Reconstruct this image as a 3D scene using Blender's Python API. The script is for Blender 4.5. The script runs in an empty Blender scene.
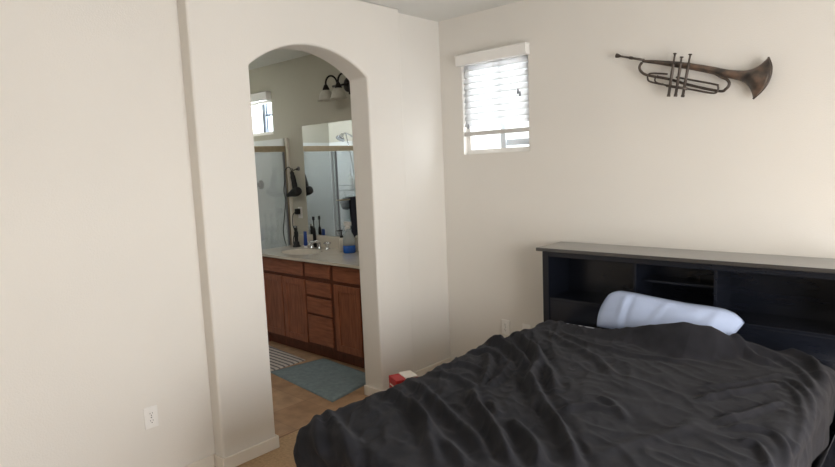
import bpy, bmesh, math, random
import numpy as np
from mathutils import Vector, Matrix, noise
random.seed(7)
C = bpy.context.scene.collection
PI = math.pi

# ------------------------------------------------------------------ camera solve
CAM = (2.96634, -3.62277, 1.65047)
YAW, PITCH, ROLL, FPX = 0.747166, -0.114792, -0.041763, 592.54
def cam_axes():
    cy, sy, cp, sp = math.cos(YAW), math.sin(YAW), math.cos(PITCH), math.sin(PITCH)
    f = Vector((-sy*cp, cy*cp, sp)); r = Vector((cy, sy, 0)); u = r.cross(f)
    c, s = math.cos(ROLL), math.sin(ROLL)
    return c*r+s*u, -s*r+c*u, f
AX_R, AX_U, AX_F = cam_axes()
def survey(px, py, ax, val):
    """point of the photograph's sight line on the plane axis=val (used as a survey of the room)"""
    d = AX_R*((px-417.5)/FPX) - AX_U*((py-233.5)/FPX) + AX_F
    t = (val-CAM[ax])/d[ax]
    return Vector(CAM)+d*t

# ------------------------------------------------------------------ materials
def lin(c):
    return tuple((v/12.92 if v <= .04045 else ((v+.055)/1.055)**2.4) for v in (x/255 for x in c))
def new_mat(name):
    m = bpy.data.materials.new(name); m.use_nodes = True
    return m, m.node_tree.nodes, m.node_tree.links, m.node_tree.nodes['Principled BSDF']
def mat(name, col, rough=.5, metal=0, spec=.5, var=0, vscale=8, bump=0, bscale=60, coat=0, sheen=0, stretch=None, trans=0, alpha=None):
    m, N, L, P = new_mat(name)
    rgb = lin(col)
    P.inputs['Roughness'].default_value = rough; P.inputs['Metallic'].default_value = metal
    P.inputs['Specular IOR Level'].default_value = spec
    P.inputs['Coat Weight'].default_value = coat
    P.inputs['Transmission Weight'].default_value = trans
    if sheen:
        P.inputs['Sheen Weight'].default_value = sheen; P.inputs['Sheen Roughness'].default_value = .5
    tc = N.new('ShaderNodeTexCoord'); src = tc.outputs['Object']
    if stretch:
        mp = N.new('ShaderNodeMapping'); mp.inputs['Scale'].default_value = stretch
        L.new(src, mp.inputs['Vector']); src = mp.outputs['Vector']
    nz = N.new('ShaderNodeTexNoise'); nz.inputs['Scale'].default_value = vscale; nz.inputs['Detail'].default_value = 5
    L.new(src, nz.inputs['Vector'])
    rp = N.new('ShaderNodeValToRGB')
    v = max(var, .01)
    rp.color_ramp.elements[0].position = .3; rp.color_ramp.elements[1].position = .7
    rp.color_ramp.elements[0].color = (*[x*(1-v) for x in rgb], 1); rp.color_ramp.elements[1].color = (*[min(1, x*(1+v)) for x in rgb], 1)
    L.new(nz.outputs['Fac'], rp.inputs['Fac']); L.new(rp.outputs['Color'], P.inputs['Base Color'])
    if bump:
        b2 = N.new('ShaderNodeTexNoise'); b2.inputs['Scale'].default_value = bscale; b2.inputs['Detail'].default_value = 3
        L.new(src, b2.inputs['Vector'])
        bp = N.new('ShaderNodeBump'); bp.inputs['Strength'].default_value = bump; bp.inputs['Distance'].default_value = .01
        L.new(b2.outputs['Fac'], bp.inputs['Height']); L.new(bp.outputs['Normal'], P.inputs['Normal'])
    return m
M = {}
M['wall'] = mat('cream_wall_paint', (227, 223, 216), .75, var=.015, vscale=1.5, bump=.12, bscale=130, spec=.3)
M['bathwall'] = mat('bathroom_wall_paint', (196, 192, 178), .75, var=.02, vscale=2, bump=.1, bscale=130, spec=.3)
M['ceiling'] = mat('ceiling_paint', (226, 226, 222), .9, var=.02, vscale=3, bump=.3, bscale=90, spec=.2)
M['trim'] = mat('baseboard_paint', (230, 223, 212), .4, var=.01)
M['white'] = mat('white_plastic', (240, 238, 234), .35, var=.01)
M['blind'] = None
M['black_wood'] = mat('black_lacquered_wood', (19, 22, 30), .26, var=.12, vscale=5, stretch=(1, 6, 6), bump=.02, bscale=40, spec=.35)
M['dusty_top'] = mat('black_lacquer_top_with_dust', (52, 50, 48), .2, var=.1, vscale=4, coat=.65)  # wall's grazing reflection painted in as a lighter lacquer colour
M['blanket'] = mat('black_fleece', (39, 39, 43), .95, var=.2, vscale=14, bump=.35, bscale=260, spec=.08, sheen=.05)
M['sheet'] = mat('white_cotton_sheet', (216, 218, 226), .85, var=.02, bump=.2, bscale=120, spec=.2)
M['pillow'] = mat('pale_blue_cotton', (172, 185, 212), .85, var=.03, vscale=9, bump=.2, bscale=200, spec=.2)
M['wood'] = mat('red_brown_oak', (152, 94, 68), .42, var=.28, vscale=9, stretch=(6, 6, .7), bump=.08, bscale=25)
M['wood_h'] = mat('red_brown_oak_horizontal', (152, 94, 68), .42, var=.28, vscale=9, stretch=(.7, 6, 6), bump=.08, bscale=25)
M['wood_dark'] = mat('dark_oak_frame', (110, 64, 46), .5, var=.25, vscale=9, stretch=(6, 6, .8))
M['counter'] = mat('cultured_marble', (220, 212, 198), .18, var=.05, vscale=7, coat=.3)
M['chrome'] = mat('chrome', (214, 216, 220), .12, 1, var=.01)
M['brass'] = mat('satin_champagne_metal', (176, 162, 138), .35, .8, var=.08, vscale=20)
M['dark_bronze'] = mat('oil_rubbed_bronze', (32, 25, 22), .38, .6, var=.2)
M['shade'] = mat('alabaster_glass', (206, 203, 192), .3, var=.08, vscale=25)
M['black_plastic'] = mat('black_plastic', (9, 9, 10), .5, var=.1)
M['grey_plastic'] = mat('grey_plastic', (120, 122, 126), .4, var=.05)
M['shower_wall'] = mat('white_shower_surround', (226, 228, 226), .22, var=.02, coat=.2)
M['mat_blue'] = mat('teal_bath_mat', (144, 160, 164), .95, var=.12, vscale=30, bump=.9, bscale=240, spec=.1)
M['towel'] = mat('charcoal_towel', (44, 44, 50), .95, var=.15, bump=.7, bscale=200, spec=.1)
M['red'] = mat('red_carton', (176, 34, 40), .45, var=.06)
M['carton_white'] = mat('white_carton', (232, 226, 218), .5, var=.03)
M['blue'] = mat('blue_plastic', (34, 70, 150), .35, var=.08)
M['blue_liquid'] = mat('blue_liquid', (24, 92, 186), .1, var=.05)
M['loofah'] = mat('dark_mesh_sponge', (52, 60, 72), .9, var=.3, vscale=60, bump=1, bscale=120)
M['copper'] = mat('aged_copper', (112, 88, 72), .42, .75, var=.45, vscale=14, bump=.1, bscale=50)
M['iron'] = mat('dark_aged_metal', (84, 76, 70), .36, .6, var=.25, vscale=30)
M['slot'] = mat('dark_slot', (40, 38, 36), .6)
M['outside'] = mat('pale_stucco', (226, 232, 240), .9, var=.03)

def bell_material():
    m, N, L, P = new_mat('patinated_bell')
    P.inputs['Metallic'].default_value = .35; P.inputs['Roughness'].default_value = .4
    tc = N.new('ShaderNodeTexCoord'); nz = N.new('ShaderNodeTexNoise'); nz.inputs['Scale'].default_value = 16; nz.inputs['Detail'].default_value = 6
    L.new(tc.outputs['Object'], nz.inputs['Vector'])
    r = N.new('ShaderNodeValToRGB'); e = r.color_ramp.elements
    e[0].position = .34; e[0].color = (*lin((62, 57, 54)), 1); e[1].position = .68; e[1].color = (*lin((124, 102, 88)), 1)
    k = e.new(.5); k.color = (*lin((90, 79, 71)), 1)
    L.new(nz.outputs['Fac'], r.inputs['Fac']); L.new(r.outputs['Color'], P.inputs['Base Color'])
    return m
M['bell'] = bell_material()

def blind_material():
    m, N, L, P = new_mat('white_blind_slat')
    out = N['Material Output']; P.inputs['Base Color'].default_value = (.82, .82, .80, 1); P.inputs['Roughness'].default_value = .45
    t = N.new('ShaderNodeBsdfTranslucent'); t.inputs['Color'].default_value = (.92, .93, .95, 1)
    mx = N.new('ShaderNodeMixShader'); mx.inputs[0].default_value = .45
    L.new(P.outputs[0], mx.inputs[1]); L.new(t.outputs[0], mx.inputs[2]); L.new(mx.outputs[0], out.inputs[0])
    return m
M['blind'] = blind_material()

def glass_material(name, tint=(1, 1, 1), haze=0.0, gloss=.08):
    m, N, L, P = new_mat(name); out = N['Material Output']
    tr = N.new('ShaderNodeBsdfTransparent'); tr.inputs[0].default_value = (*tint, 1)
    gl = N.new('ShaderNodeBsdfGlossy'); gl.inputs['Roughness'].default_value = .03
    df = N.new('ShaderNodeBsdfDiffuse'); df.inputs[0].default_value = (.80, .83, .83, 1)
    a = N.new('ShaderNodeMixShader'); a.inputs[0].default_value = haze
    L.new(tr.outputs[0], a.inputs[1]); L.new(df.outputs[0], a.inputs[2])
    b = N.new('ShaderNodeMixShader'); b.inputs[0].default_value = gloss
    L.new(a.outputs[0], b.inputs[1]); L.new(gl.outputs[0], b.inputs[2]); L.new(b.outputs[0], out.inputs[0])
    return m
M['glass'] = glass_material('window_glass')
M['shower_glass'] = glass_material('hazy_shower_glass', (.92, .95, .955), .2)
M['bottle'] = glass_material('clear_plastic', (.86, .9, .92), .35)

def mirror_material():
    m, N, L, P = new_mat('mirror_silver')
    P.inputs['Metallic'].default_value = 1; P.inputs['Roughness'].default_value = .02; P.inputs['Base Color'].default_value = (.88, .91, .92, 1)
    return m
M['mirror'] = mirror_material()

def tile_material():
    m, N, L, P = new_mat('tan_vinyl_tile')
    tc = N.new('ShaderNodeTexCoord'); br = N.new('ShaderNodeTexBrick')
    mp = N.new('ShaderNodeMapping'); mp.inputs['Location'].default_value = (.13, .2, 0); L.new(tc.outputs['Object'], mp.inputs[0])
    br.offset = 0; br.inputs['Scale'].default_value = 1; br.inputs['Brick Width'].default_value = .33; br.inputs['Row Height'].default_value = .33
    br.inputs['Mortar Size'].default_value = .003; br.inputs['Mortar Smooth'].default_value = .4
    br.inputs['Color1'].default_value = (*lin((184, 152, 120)), 1); br.inputs['Color2'].default_value = (*lin((172, 138, 106)), 1); br.inputs['Mortar'].default_value = (*lin((156, 126, 98)), 1)
    L.new(mp.outputs[0], br.inputs['Vector'])
    nz = N.new('ShaderNodeTexNoise'); nz.inputs['Scale'].default_value = 9; nz.inputs['Detail'].default_value = 6; L.new(tc.outputs['Object'], nz.inputs['Vector'])
    mx = N.new('ShaderNodeMix'); mx.data_type = 'RGBA'; mx.blend_type = 'OVERLAY'; mx.inputs[0].default_value = .55
    L.new(br.outputs['Color'], mx.inputs[6]); L.new(nz.outputs['Fac'], mx.inputs[7]); L.new(mx.outputs[2], P.inputs['Base Color'])
    P.inputs['Roughness'].default_value = .45
    return m
M['tile'] = tile_material()
M['carpet'] = mat('tan_carpet', (196, 166, 132), .95, var=.14, vscale=60, bump=.9, bscale=320, spec=.1)

def stripe_material():
    m, N, L, P = new_mat('striped_rug_weave')
    tc = N.new('ShaderNodeTexCoord'); wv = N.new('ShaderNodeTexWave'); wv.bands_direction = 'Y'; wv.wave_profile = 'SIN'
    wv.inputs['Scale'].default_value = 6.6; wv.inputs['Distortion'].default_value = .5; wv.inputs['Detail Scale'].default_value = 6
    L.new(tc.outputs['Object'], wv.inputs['Vector'])
    r = N.new('ShaderNodeValToRGB'); e = r.color_ramp.elements
    e[0].position = .22; e[0].color = (*lin((112, 108, 110)), 1); e[1].position = .42; e[1].color = (*lin((206, 200, 192)), 1)
    L.new(wv.outputs['Fac'], r.inputs[0]); L.new(r.outputs[0], P.inputs['Base Color']); P.inputs['Roughness'].default_value = .95
    return m
M['trim_tan'] = mat('tan_threshold', (140, 108, 82), .5)
M['vinyl'] = mat('grey_window_vinyl', (128, 140, 152), .5)  # blue-grey of the backlit bars painted into the vinyl colour
M['vinyl_pale'] = mat('pale_window_vinyl', (226, 234, 242), .5)
M['rail_grey'] = mat('grey_white_rail', (208, 206, 202), .45)
M['stripes'] = stripe_material()

# ------------------------------------------------------------------ mesh helpers
def box(bm, x0, x1, y0, y1, z0, z1):
    v = [bm.verts.new(p) for p in ((x0,y0,z0),(x1,y0,z0),(x1,y1,z0),(x0,y1,z0),(x0,y0,z1),(x1,y0,z1),(x1,y1,z1),(x0,y1,z1))]
    for f in ((3,2,1,0),(4,5,6,7),(0,1,5,4),(1,2,6,5),(2,3,7,6),(3,0,4,7)): bm.faces.new([v[i] for i in f])
def tube(bm, pts, rad, n=10, caps=True, flat=None):
    """sweep a circle along pts; rad a number or one per point; flat squashes along an axis vector (axis, factor)"""
    P = [Vector(p) for p in pts]; R = rad if hasattr(rad, '__len__') else [rad]*len(P)
    T = [(P[min(i+1, len(P)-1)]-P[max(i-1, 0)]).normalized() for i in range(len(P))]
    up = Vector((0, 0, 1)) if abs(T[0].z) < .9 else Vector((0, 1, 0))
    a = T[0].cross(up).normalized(); rings = []
    for i, p in enumerate(P):
        a = (a - T[i]*a.dot(T[i])).normalized(); b = T[i].cross(a)
        ring = []
        for k in range(n):
            o = (a*math.cos(2*PI*k/n)+b*math.sin(2*PI*k/n))*R[i]
            if flat: o = o - flat[0]*o.dot(flat[0])*(1-flat[1])
            ring.append(bm.verts.new(p+o))
        rings.append(ring)
    for r0, r1 in zip(rings, rings[1:]):
        for k in range(n): bm.faces.new((r0[k], r0[(k+1) % n], r1[(k+1) % n], r1[k]))
    if caps: bm.faces.new(rings[0][::-1]); bm.faces.new(rings[-1])
def lathe(bm, prof, c=(0, 0, 0), n=24, axis='z', close=True):
    rings = []
    for r, h in prof:
        ring = []
        for k in range(n):
            a = 2*PI*k/n; x, y = r*math.cos(a), r*math.sin(a)
            q = {'z': (x, y, h), 'y': (x, h, y), 'x': (h, x, y)}[axis]
            ring.append(bm.verts.new((q[0]+c[0], q[1]+c[1], q[2]+c[2])))
        rings.append(ring)
    for r0, r1 in zip(rings, rings[1:]):
        for k in range(n): bm.faces.new((r0[k], r0[(k+1) % n], r1[(k+1) % n], r1[k]))
    if close: bm.faces.new(rings[0][::-1]); bm.faces.new(rings[-1])
def spline(pts, n=8):
    P = [Vector(p) for p in pts]; out = []
    for i in range(len(P)-1):
        p0, p1, p2, p3 = P[max(i-1, 0)], P[i], P[i+1], P[min(i+2, len(P)-1)]
        for k in range(n):
            t = k/n; out.append(.5*((2*p1)+(p2-p0)*t+(2*p0-5*p1+4*p2-p3)*t*t+(3*p1-p0-3*p2+p3)*t**3))
    out.append(P[-1]); return out
def extrude_poly(bm, pts, d):
    a = [bm.verts.new(p) for p in pts]; b = [bm.verts.new(Vector(p)+Vector(d)) for p in pts]
    bm.faces.new(a); bm.faces.new(b[::-1]); n = len(pts)
    for i in range(n): bm.faces.new((a[i], b[i], b[(i+1) % n], a[(i+1) % n]))
def world_of(o):
    p = Vector((0, 0, 0))
    while o: p += o.location; o = o.parent
    return p
def obj(name, bm, m, parent=None, bevel=0, smooth=False, seg=2, angle=40, **kw):
    if isinstance(m, str): m = M[m]
    bmesh.ops.recalc_face_normals(bm, faces=bm.faces)
    if parent: bmesh.ops.translate(bm, verts=bm.verts, vec=-world_of(parent))
    me = bpy.data.meshes.new(name); bm.to_mesh(me); bm.free(); me.materials.append(m)
    o = bpy.data.objects.new(name, me); C.objects.link(o)
    if parent: o.parent = parent
    if smooth:
        for p in me.polygons: p.use_smooth = True
    if bevel:
        b = o.modifiers.new('bevel', 'BEVEL'); b.width = bevel; b.segments = seg; b.limit_method = 'ANGLE'; b.angle_limit = math.radians(angle)
    for k, v in kw.items(): o[k] = v
    return o
def bx(*b):
    bm = bmesh.new(); box(bm, *b); return bm
def thing(name, label, cat, loc=(0, 0, 0), group=None):
    o = bpy.data.objects.new(name, None); C.objects.link(o); o.location = loc; o.empty_display_size = .1
    o['label'] = label; o['category'] = cat
    if group: o['group'] = group
    return o
def tag(o, label, cat, group=None):
    o['label'] = label; o['category'] = cat
    if group: o['group'] = group
    return o
def struct(name, bm, m, parent=None, **k):
    o = obj(name, bm, m, parent, **k)
    if not parent: o['kind'] = 'structure'
    return o

# ------------------------------------------------------------------ room shell
H = 2.74; BX = -.19                       # ceiling height; bathroom side of the arch wall
RX, FY = 4.35, -5.0                       # right wall and wall behind the viewer
YA0, YA1 = -2.086, -.514                  # the thicker arch wall between the two recesses
OL, OR_ = -1.742, -.848                   # archway jambs
BWX, BFY = -3.02, -2.45                   # bathroom far wall and bathroom near wall
struct('floor', bx(-.10, RX+.12, FY-.12, .12, -.08, 0), 'carpet')
struct('floor_bathroom', bx(BWX-.12, -.10, BFY-.12, .12, -.08, 0), 'tile')
struct('trim_1', bx(-.104, -.096, OL+.014, OR_-.014, -.004, .0025), M['trim_tan'])
struct('ceiling', bx(BWX-.12, RX+.12, FY-.12, .14, H, H+.1), 'ceiling')
def wall_with_hole(name, axis, a0, a1, b0, b1, holes, m):
    """axis 'y': wall spanning x a0..a1 and depth y b0..b1; holes (a,b,z0,z1)"""
    bm = bmesh.new()
    cuts = sorted(holes)
    def seg(u0, u1, z0, z1):
        if u1-u0 > 1e-4 and z1-z0 > 1e-4:
            if axis == 'y': box(bm, u0, u1, b0, b1, z0, z1)
            else: box(bm, b0, b1, u0, u1, z0, z1)
    u = a0
    for (h0, h1, z0, z1) in cuts:
        seg(u, h0, 0, H); seg(h0, h1, 0, z0); seg(h0, h1, z1, H); u = h1
    seg(u, a1, 0, H)
    return struct(name, bm, m)
WX0, WX1, WZ0, WZ1 = .133, .716, 1.715, 2.386
BW = (-2.99, -2.385, 2.035, 2.42)
wall_with_hole('wall_back', 'y', BX/2, RX, 0, .12, [(WX0, WX1, WZ0, WZ1)], 'wall')
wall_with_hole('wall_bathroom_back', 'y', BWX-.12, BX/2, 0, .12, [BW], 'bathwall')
RW = (-3.4, -1.1, .06, 2.2)
wall_with_hole('wall_right', 'x', FY, 0, RX, RX+.12, [RW], 'wall')
wall_with_hole('wall_front', 'y', BX, RX, FY-.12, FY, [], 'wall')
# left wall: near part, thick arch part, recess by the corner
struct('wall_left', bx(-.19, -.094, FY, YA0+.03, 0, H), 'wall')
struct('wall_left_recess', bx(-.19, -.077, YA1-.03, 0, 0, H), 'wall')
bm = bmesh.new()
cy, hw, zs, rise = (OL+OR_)/2, (OR_-OL)/2, 2.245, .157
Rr = (hw*hw+rise*rise)/(2*rise)
arc = []
for i in range(33):
    y = OR_-2*hw*i/32
    arc.append((0, y, zs+rise-Rr+math.sqrt(max(Rr*Rr-(y-cy)**2, 0))))
pts = [(0, YA0, 0), (0, YA0, H), (0, YA1, H), (0, YA1, 0), (0, OR_, 0)]+arc+[(0, OL, 0)]
extrude_poly(bm, pts, (BX, 0, 0))
struct('wall_left_arch', bm, 'wall', bevel=.014, seg=4, angle=30, smooth=False)
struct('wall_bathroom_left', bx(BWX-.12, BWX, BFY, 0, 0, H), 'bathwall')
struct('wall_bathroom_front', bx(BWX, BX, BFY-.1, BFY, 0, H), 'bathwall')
# baseboards
HB, TB = .075, .013
def base(name, *b): return struct(name, bx(*b), 'trim', bevel=.005)
base('baseboard_left', -.094, -.094+TB, FY, YA0-TB, 0, HB)
bm = bmesh.new()
extrude_poly(bm, [(-.094, YA0, 0), (-.094, YA0-TB, 0), (TB, YA0-TB, 0), (TB, OL+TB, 0), (BX, OL+TB, 0), (BX, OL, 0), (0, OL, 0), (0, YA0, 0)], (0, 0, HB))
struct('baseboard_arch_near', bm, 'trim', bevel=.005)
bm = bmesh.new()
extrude_poly(bm, [(BX, OR_, 0), (BX, OR_-TB, 0), (TB, OR_-TB, 0), (TB, YA1+TB, 0), (-.077, YA1+TB, 0), (-.077, YA1, 0), (0, YA1, 0), (0, OR_, 0)], (0, 0, HB))
struct('baseboard_arch_far', bm, 'trim', bevel=.005)
base('baseboard_recess', -.077, -.077+TB, YA1+TB, 0, 0, HB)
base('baseboard_back', -.077+TB, RX, -TB, 0, 0, HB)

# ------------------------------------------------------------------ bedroom window
def slider_window(name, x0, x1, z0, z1, y, mull, bars=(), sm='vinyl'):
    t = bpy.data.objects.new(name, None); C.objects.link(t); t.location = ((x0+x1)/2, y, z0); t['kind'] = 'structure'
    bm = bmesh.new(); w = .035
    box(bm, x0, x1, y-.03, y+.03, z0, z0+w); box(bm, x0, x1, y-.03, y+.03, z1-w, z1)
    box(bm, x0, x0+w, y-.03, y+.03, z0+w, z1-w); box(bm, x1-w, x1, y-.03, y+.03, z0+w, z1-w)
    obj('window_frame', bm, 'white', t, bevel=.003)
    bm = bmesh.new(); box(bm, mull-.022, mull+.022, y-.025, y+.025, z0+w, z1-w)
    for (a, b, c, d) in bars: box(bm, a, b, y-.012, y+.012, c, d)
    obj('sash', bm, sm, t, bevel=.002)
    for a, b in ((x0+w, mull-.022), (mull+.022, x1-w)): obj('pane', bx(a, b, y-.003, y+.003, z0+w, z1-w), 'glass', t)
    return t
slider_window('window_1', WX0, WX1, WZ0, WZ1, .075, .46, bars=[(.48, .68, 1.765, 1.81)], sm='vinyl_pale')
slider_window('window_2', BW[0], BW[1], BW[2], BW[3], .075, -2.62, bars=[(-2.6, -2.42, 2.24, 2.256), (-2.585, -2.565, 2.07, 2.385), (-2.54, -2.53, 2.07, 2.385)])
t = bpy.data.objects.new('window_3', None); C.objects.link(t); t.location = (RX+.06, -2.25, .06); t['kind'] = 'structure'  # unseen opening, made floor length to light the lower walls
bm = bmesh.new()
for a in (-3.4, -2.27, -1.14): box(bm, RX+.03, RX+.09, a, a+.04, .06, 2.2)
for z in (.06, 2.16): box(bm, RX+.035, RX+.085, -3.4, -1.1, z, z+.04)
obj('window_frame', bm, 'white', t)

bl = thing('window_blind', 'white slatted blind pulled most of the way down over the small bedroom window', 'blind', (.42, .03, 2.386))
bm = bmesh.new(); box(bm, .118, .732, -.055, -.002, 2.372, 2.447); box(bm, .114, .736, -.060, -.002, 2.439, 2.450)
obj('valance', bm, 'white', bl, bevel=.004)
zz = 2.355; k = 0
while zz > 1.90:
    bm = bmesh.new(); n = 6; a = math.radians(66); ring = []
    for i in range(n+1):
        u = (i/n-.5)*.052; bow = .004*(1-(2*i/n-1)**2)
        ring.append((u*math.cos(a)-bow*math.sin(a), u*math.sin(a)+bow*math.cos(a)))
    L_ = [bm.verts.new((.140, .022+c, zz+s)) for c, s in ring]; R_ = [bm.verts.new((.709, .022+c, zz+s)) for c, s in ring]
    for i in range(n): bm.faces.new((L_[i], L_[i+1], R_[i+1], R_[i]))
    o = obj('slat', bm, 'blind', bl, smooth=True)
    so = o.modifiers.new('s', 'SOLIDIFY'); so.thickness = .0025
    zz -= .0455; k += 1
obj('bottom_rail', bx(.138, .711, .002, .046, 1.852, 1.884), 'rail_grey', bl, bevel=.004)
for x in (.2, .42, .65):
    bm = bmesh.new(); tube(bm, [(x, -.001, 2.38), (x, -.001, 1.88)], .0012, 6); obj('ladder_cord', bm, 'white', bl)
for (x, z, n_) in ((.638, 2.135, 2), (.192, 1.925, 1)):
    for i in range(n_):
        bm = bmesh.new(); xx = x+i*.016; z2 = z-.018*i
        tube(bm, [(xx, -.014, 2.372), (xx, -.014, z2)], .001, 6); cd = obj('pull_cord', bm, 'white', bl)
        bm = bmesh.new(); lathe(bm, [(.003, .018), (.006, .010), (.008, -.012), (.005, -.018)], (xx, -.014, z2), 12); obj('tassel', bm, 'grey_plastic', cd, smooth=True)
# bathroom window valance
bv = thing('window_blind', 'raised white blind under its box valance at the small high bathroom window', 'blind', (-2.69, -.03, 2.38))
bm = bmesh.new(); box(bm, -3.005, -2.375, -.066, -.003, 2.385, 2.468); box(bm, -3.01, -2.37, -.072, -.003, 2.458, 2.472)
obj('valance', bm, 'white', bv, bevel=.004)
obj('slat_stack', bx(-2.98, -2.395, .005, .05, 2.365, 2.415), 'white', bv, bevel=.003)

# ------------------------------------------------------------------ outlets
def outlet(label, c, face, sockets=True, cat='outlet', name='wall_outlet'):
    t = thing(name, label, cat, c, 'white wall outlets' if cat == 'outlet' else None)
    def P(u, v, w):  # u along the wall, v up, w out of the wall
        return (c[0]+w, c[1]+u, c[2]+v) if face == 'x' else (c[0]+u, c[1]-w, c[2]+v)
    def plate(u0, u1, v0, v1, w0, w1):
        a, b = P(u0, v0, w0), P(u1, v1, w1)
        return bx(min(a[0], b[0]), max(a[0], b[0]), min(a[1], b[1]), max(a[1], b[1]), a[2], b[2])
    pl = obj('cover_plate', plate(-.035, .035, -.057, .057, 0, .006), 'white', t, bevel=.004, seg=3)
    bm = plate(-.003, .003, -.003, .003, .006, .0075); obj('screw', bm, 'grey_plastic', pl)
    if sockets:
        for dv in (-.0195, .0195):
            bm = bmesh.new(); r = .0172; q = []
            for k in range(24):
                a = 2*PI*k/24; q.append(P(max(-.0165, min(.0165, r*math.cos(a))), dv+max(-.0142, min(.0142, r*math.sin(a))), .006))
            extrude_poly(bm, q, Vector(P(0, 0, .0028))-Vector(P(0, 0, 0)))
            s = obj('socket', bm, 'white', t)
            bm = bmesh.new()
            for u, v, a, b in ((-.0062, .004, .0011, .004), (.0062, .004, .0011, .0034), (0, -.0075, .0024, .0024)):
                p0, p1 = P(u-a, dv+v-b, .0086), P(u+a, dv+v+b, .0092)
                box(bm, min(p0[0], p1[0]), max(p0[0], p1[0]), min(p0[1], p1[1]), max(p0[1], p1[1]), p0[2], p1[2])
            obj('slots', bm, 'slot', s)
    return t
outlet('white double outlet low on the bare wall left of the archway', (-.094, -2.419, .4055), 'x')
outlet('white double outlet on the wall behind the bed, near the corner', (.477, 0, .413), 'y')
outlet('white blank wall plate peeking over the blanket beside the black headboard', (.66, 0, .407), 'y', False, 'wall plate', 'wall_plate')

# ------------------------------------------------------------------ trumpet wall art (survey points lie on y = -.05)
tp = thing('trumpet_wall_art', 'dark metal trumpet sculpture hung on the wall above the bed', 'wall art', (1.75, -.001, 2.1))
YT = -.05
def P3(l, y=YT): return [(x, y, z) for x, z in l]
bm = bmesh.new()
d = Vector((1.395-1.372, 0, 2.255-2.262)).normalized(); o0 = Vector((1.368, YT, 2.2635))
tube(bm, [o0, o0+d*.004, o0+d*.016, o0+d*.030, o0+d*.05, o0+d*.085, o0+d*.090, o0+d*.105, o0+d*.11, o0+d*.18],
     [.0130, .0138, .0115, .0062, .0058, .0068, .0092, .0092, .0070, .0070], 14)
obj('mouthpiece', bm, 'iron', tp, smooth=True)
bm = bmesh.new()
tube(bm, spline(P3([(1.53, 2.2065), (1.694, 2.163), (1.8, 2.134), (1.9, 2.100), (1.963, 2.060), (1.993, 2.041), (2.004, 2.017), (1.988, 1.993), (1.952, 1.985), (1.801, 2.035), (1.681, 2.084), (1.563, 2.12), (1.523, 2.146), (1.512, 2.176), (1.527, 2.2)])), .0078, 10)
obj('main_tubing', bm, 'iron', tp, smooth=True)
bm = bmesh.new()
tube(bm, spline(P3([(1.728, 2.087), (1.8, 2.065), (1.936, 2.022), (1.951, 2.010), (1.949, 1.985), (1.921, 1.977), (1.801, 2.012), (1.674, 2.049), (1.584, 2.079), (1.566, 2.1), (1.58, 2.127), (1.68, 2.111)], YT-.012)), .0052, 8)
obj('slide_tubing', bm, 'iron', tp, smooth=True)
bm = bmesh.new()
tube(bm, spline(P3([(1.63, 2.108), (1.614, 2.098), (1.612, 2.08), (1.628, 2.066), (1.66, 2.056)], YT-.02)), .0045, 8)
obj('finger_hook', bm, 'iron', tp, smooth=True)
# bell: flattened cone opening to a crescent rim
top = spline([(1.54, 0, 2.2125), (1.693, 0, 2.184), (1.8, 0, 2.157), (1.919, 0, 2.121), (1.985, 0, 2.098), (2.045, 0, 2.083), (2.09, 0, 2.078), (2.128, 0, 2.083), (2.159, 0, 2.1), (2.189, 0, 2.131)], 5)
bot = spline([(1.54, 0, 2.2005), (1.69, 0, 2.153), (1.8, 0, 2.120), (1.919, 0, 2.079), (1.98, 0, 2.055), (2.025, 0, 2.039), (2.062, 0, 2.024), (2.096, 0, 2.0), (2.114, 0, 1.968), (2.122, 0, 1.925)], 5)
rim = spline([(2.189, 0, 2.131), (2.205, 0, 2.078), (2.197, 0, 2.018), (2.168, 0, 1.968), (2.122, 0, 1.925)], 6)
bm = bmesh.new(); n = 12; rings = []
for i, (a, b) in enumerate(zip(top, bot)):
    w = (a-b).length; dep = min(w*.5, .05) ; ring = []
    f = i/(len(top)-1)
    for k in range(n+1):
        s = k/n
        q = a.lerp(b, s)
        if f > .72:   # pull the section out to the curved rim
            g = ((f-.72)/.28)**1.5
            j = s*(len(rim)-1); j0 = min(int(j), len(rim)-2); rq = rim[j0].lerp(rim[j0+1], j-j0)
            q = q.lerp(rq, g) if f < 1 else rq
        ring.append((q, math.sin(PI*s)*dep))
    rings.append(ring)
fr = [[bm.verts.new((q.x, YT-.004-h, q.z)) for q, h in r] for r in rings]
bk = [[bm.verts.new((q.x, YT+.006+h*.25, q.z)) for q, h in r] for r in rings]
for A in (fr, bk):
    for r0, r1 in zip(A, A[1:]):
        for k in range(n): bm.faces.new((r0[k], r0[k+1], r1[k+1], r1[k]))
for r0, r1, s0, s1 in zip(fr, fr[1:], bk, bk[1:]):
    bm.faces.new((r0[0], r1[0], s1[0], s0[0])); bm.faces.new((r0[n], r1[n], s1[n], s0[n]))
for A, B in ((fr[0], bk[0]), (fr[-1], bk[-1])):
    for k in range(n): bm.faces.new((A[k], A[k+1], B[k+1], B[k]))
be = obj('bell', bm, 'bell', tp, smooth=True)
bm = bmesh.new(); tube(bm, [(q.x, YT-.004, q.z) for q in rim], .0052, 8); obj('rim', bm, 'iron', be, smooth=True)
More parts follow.
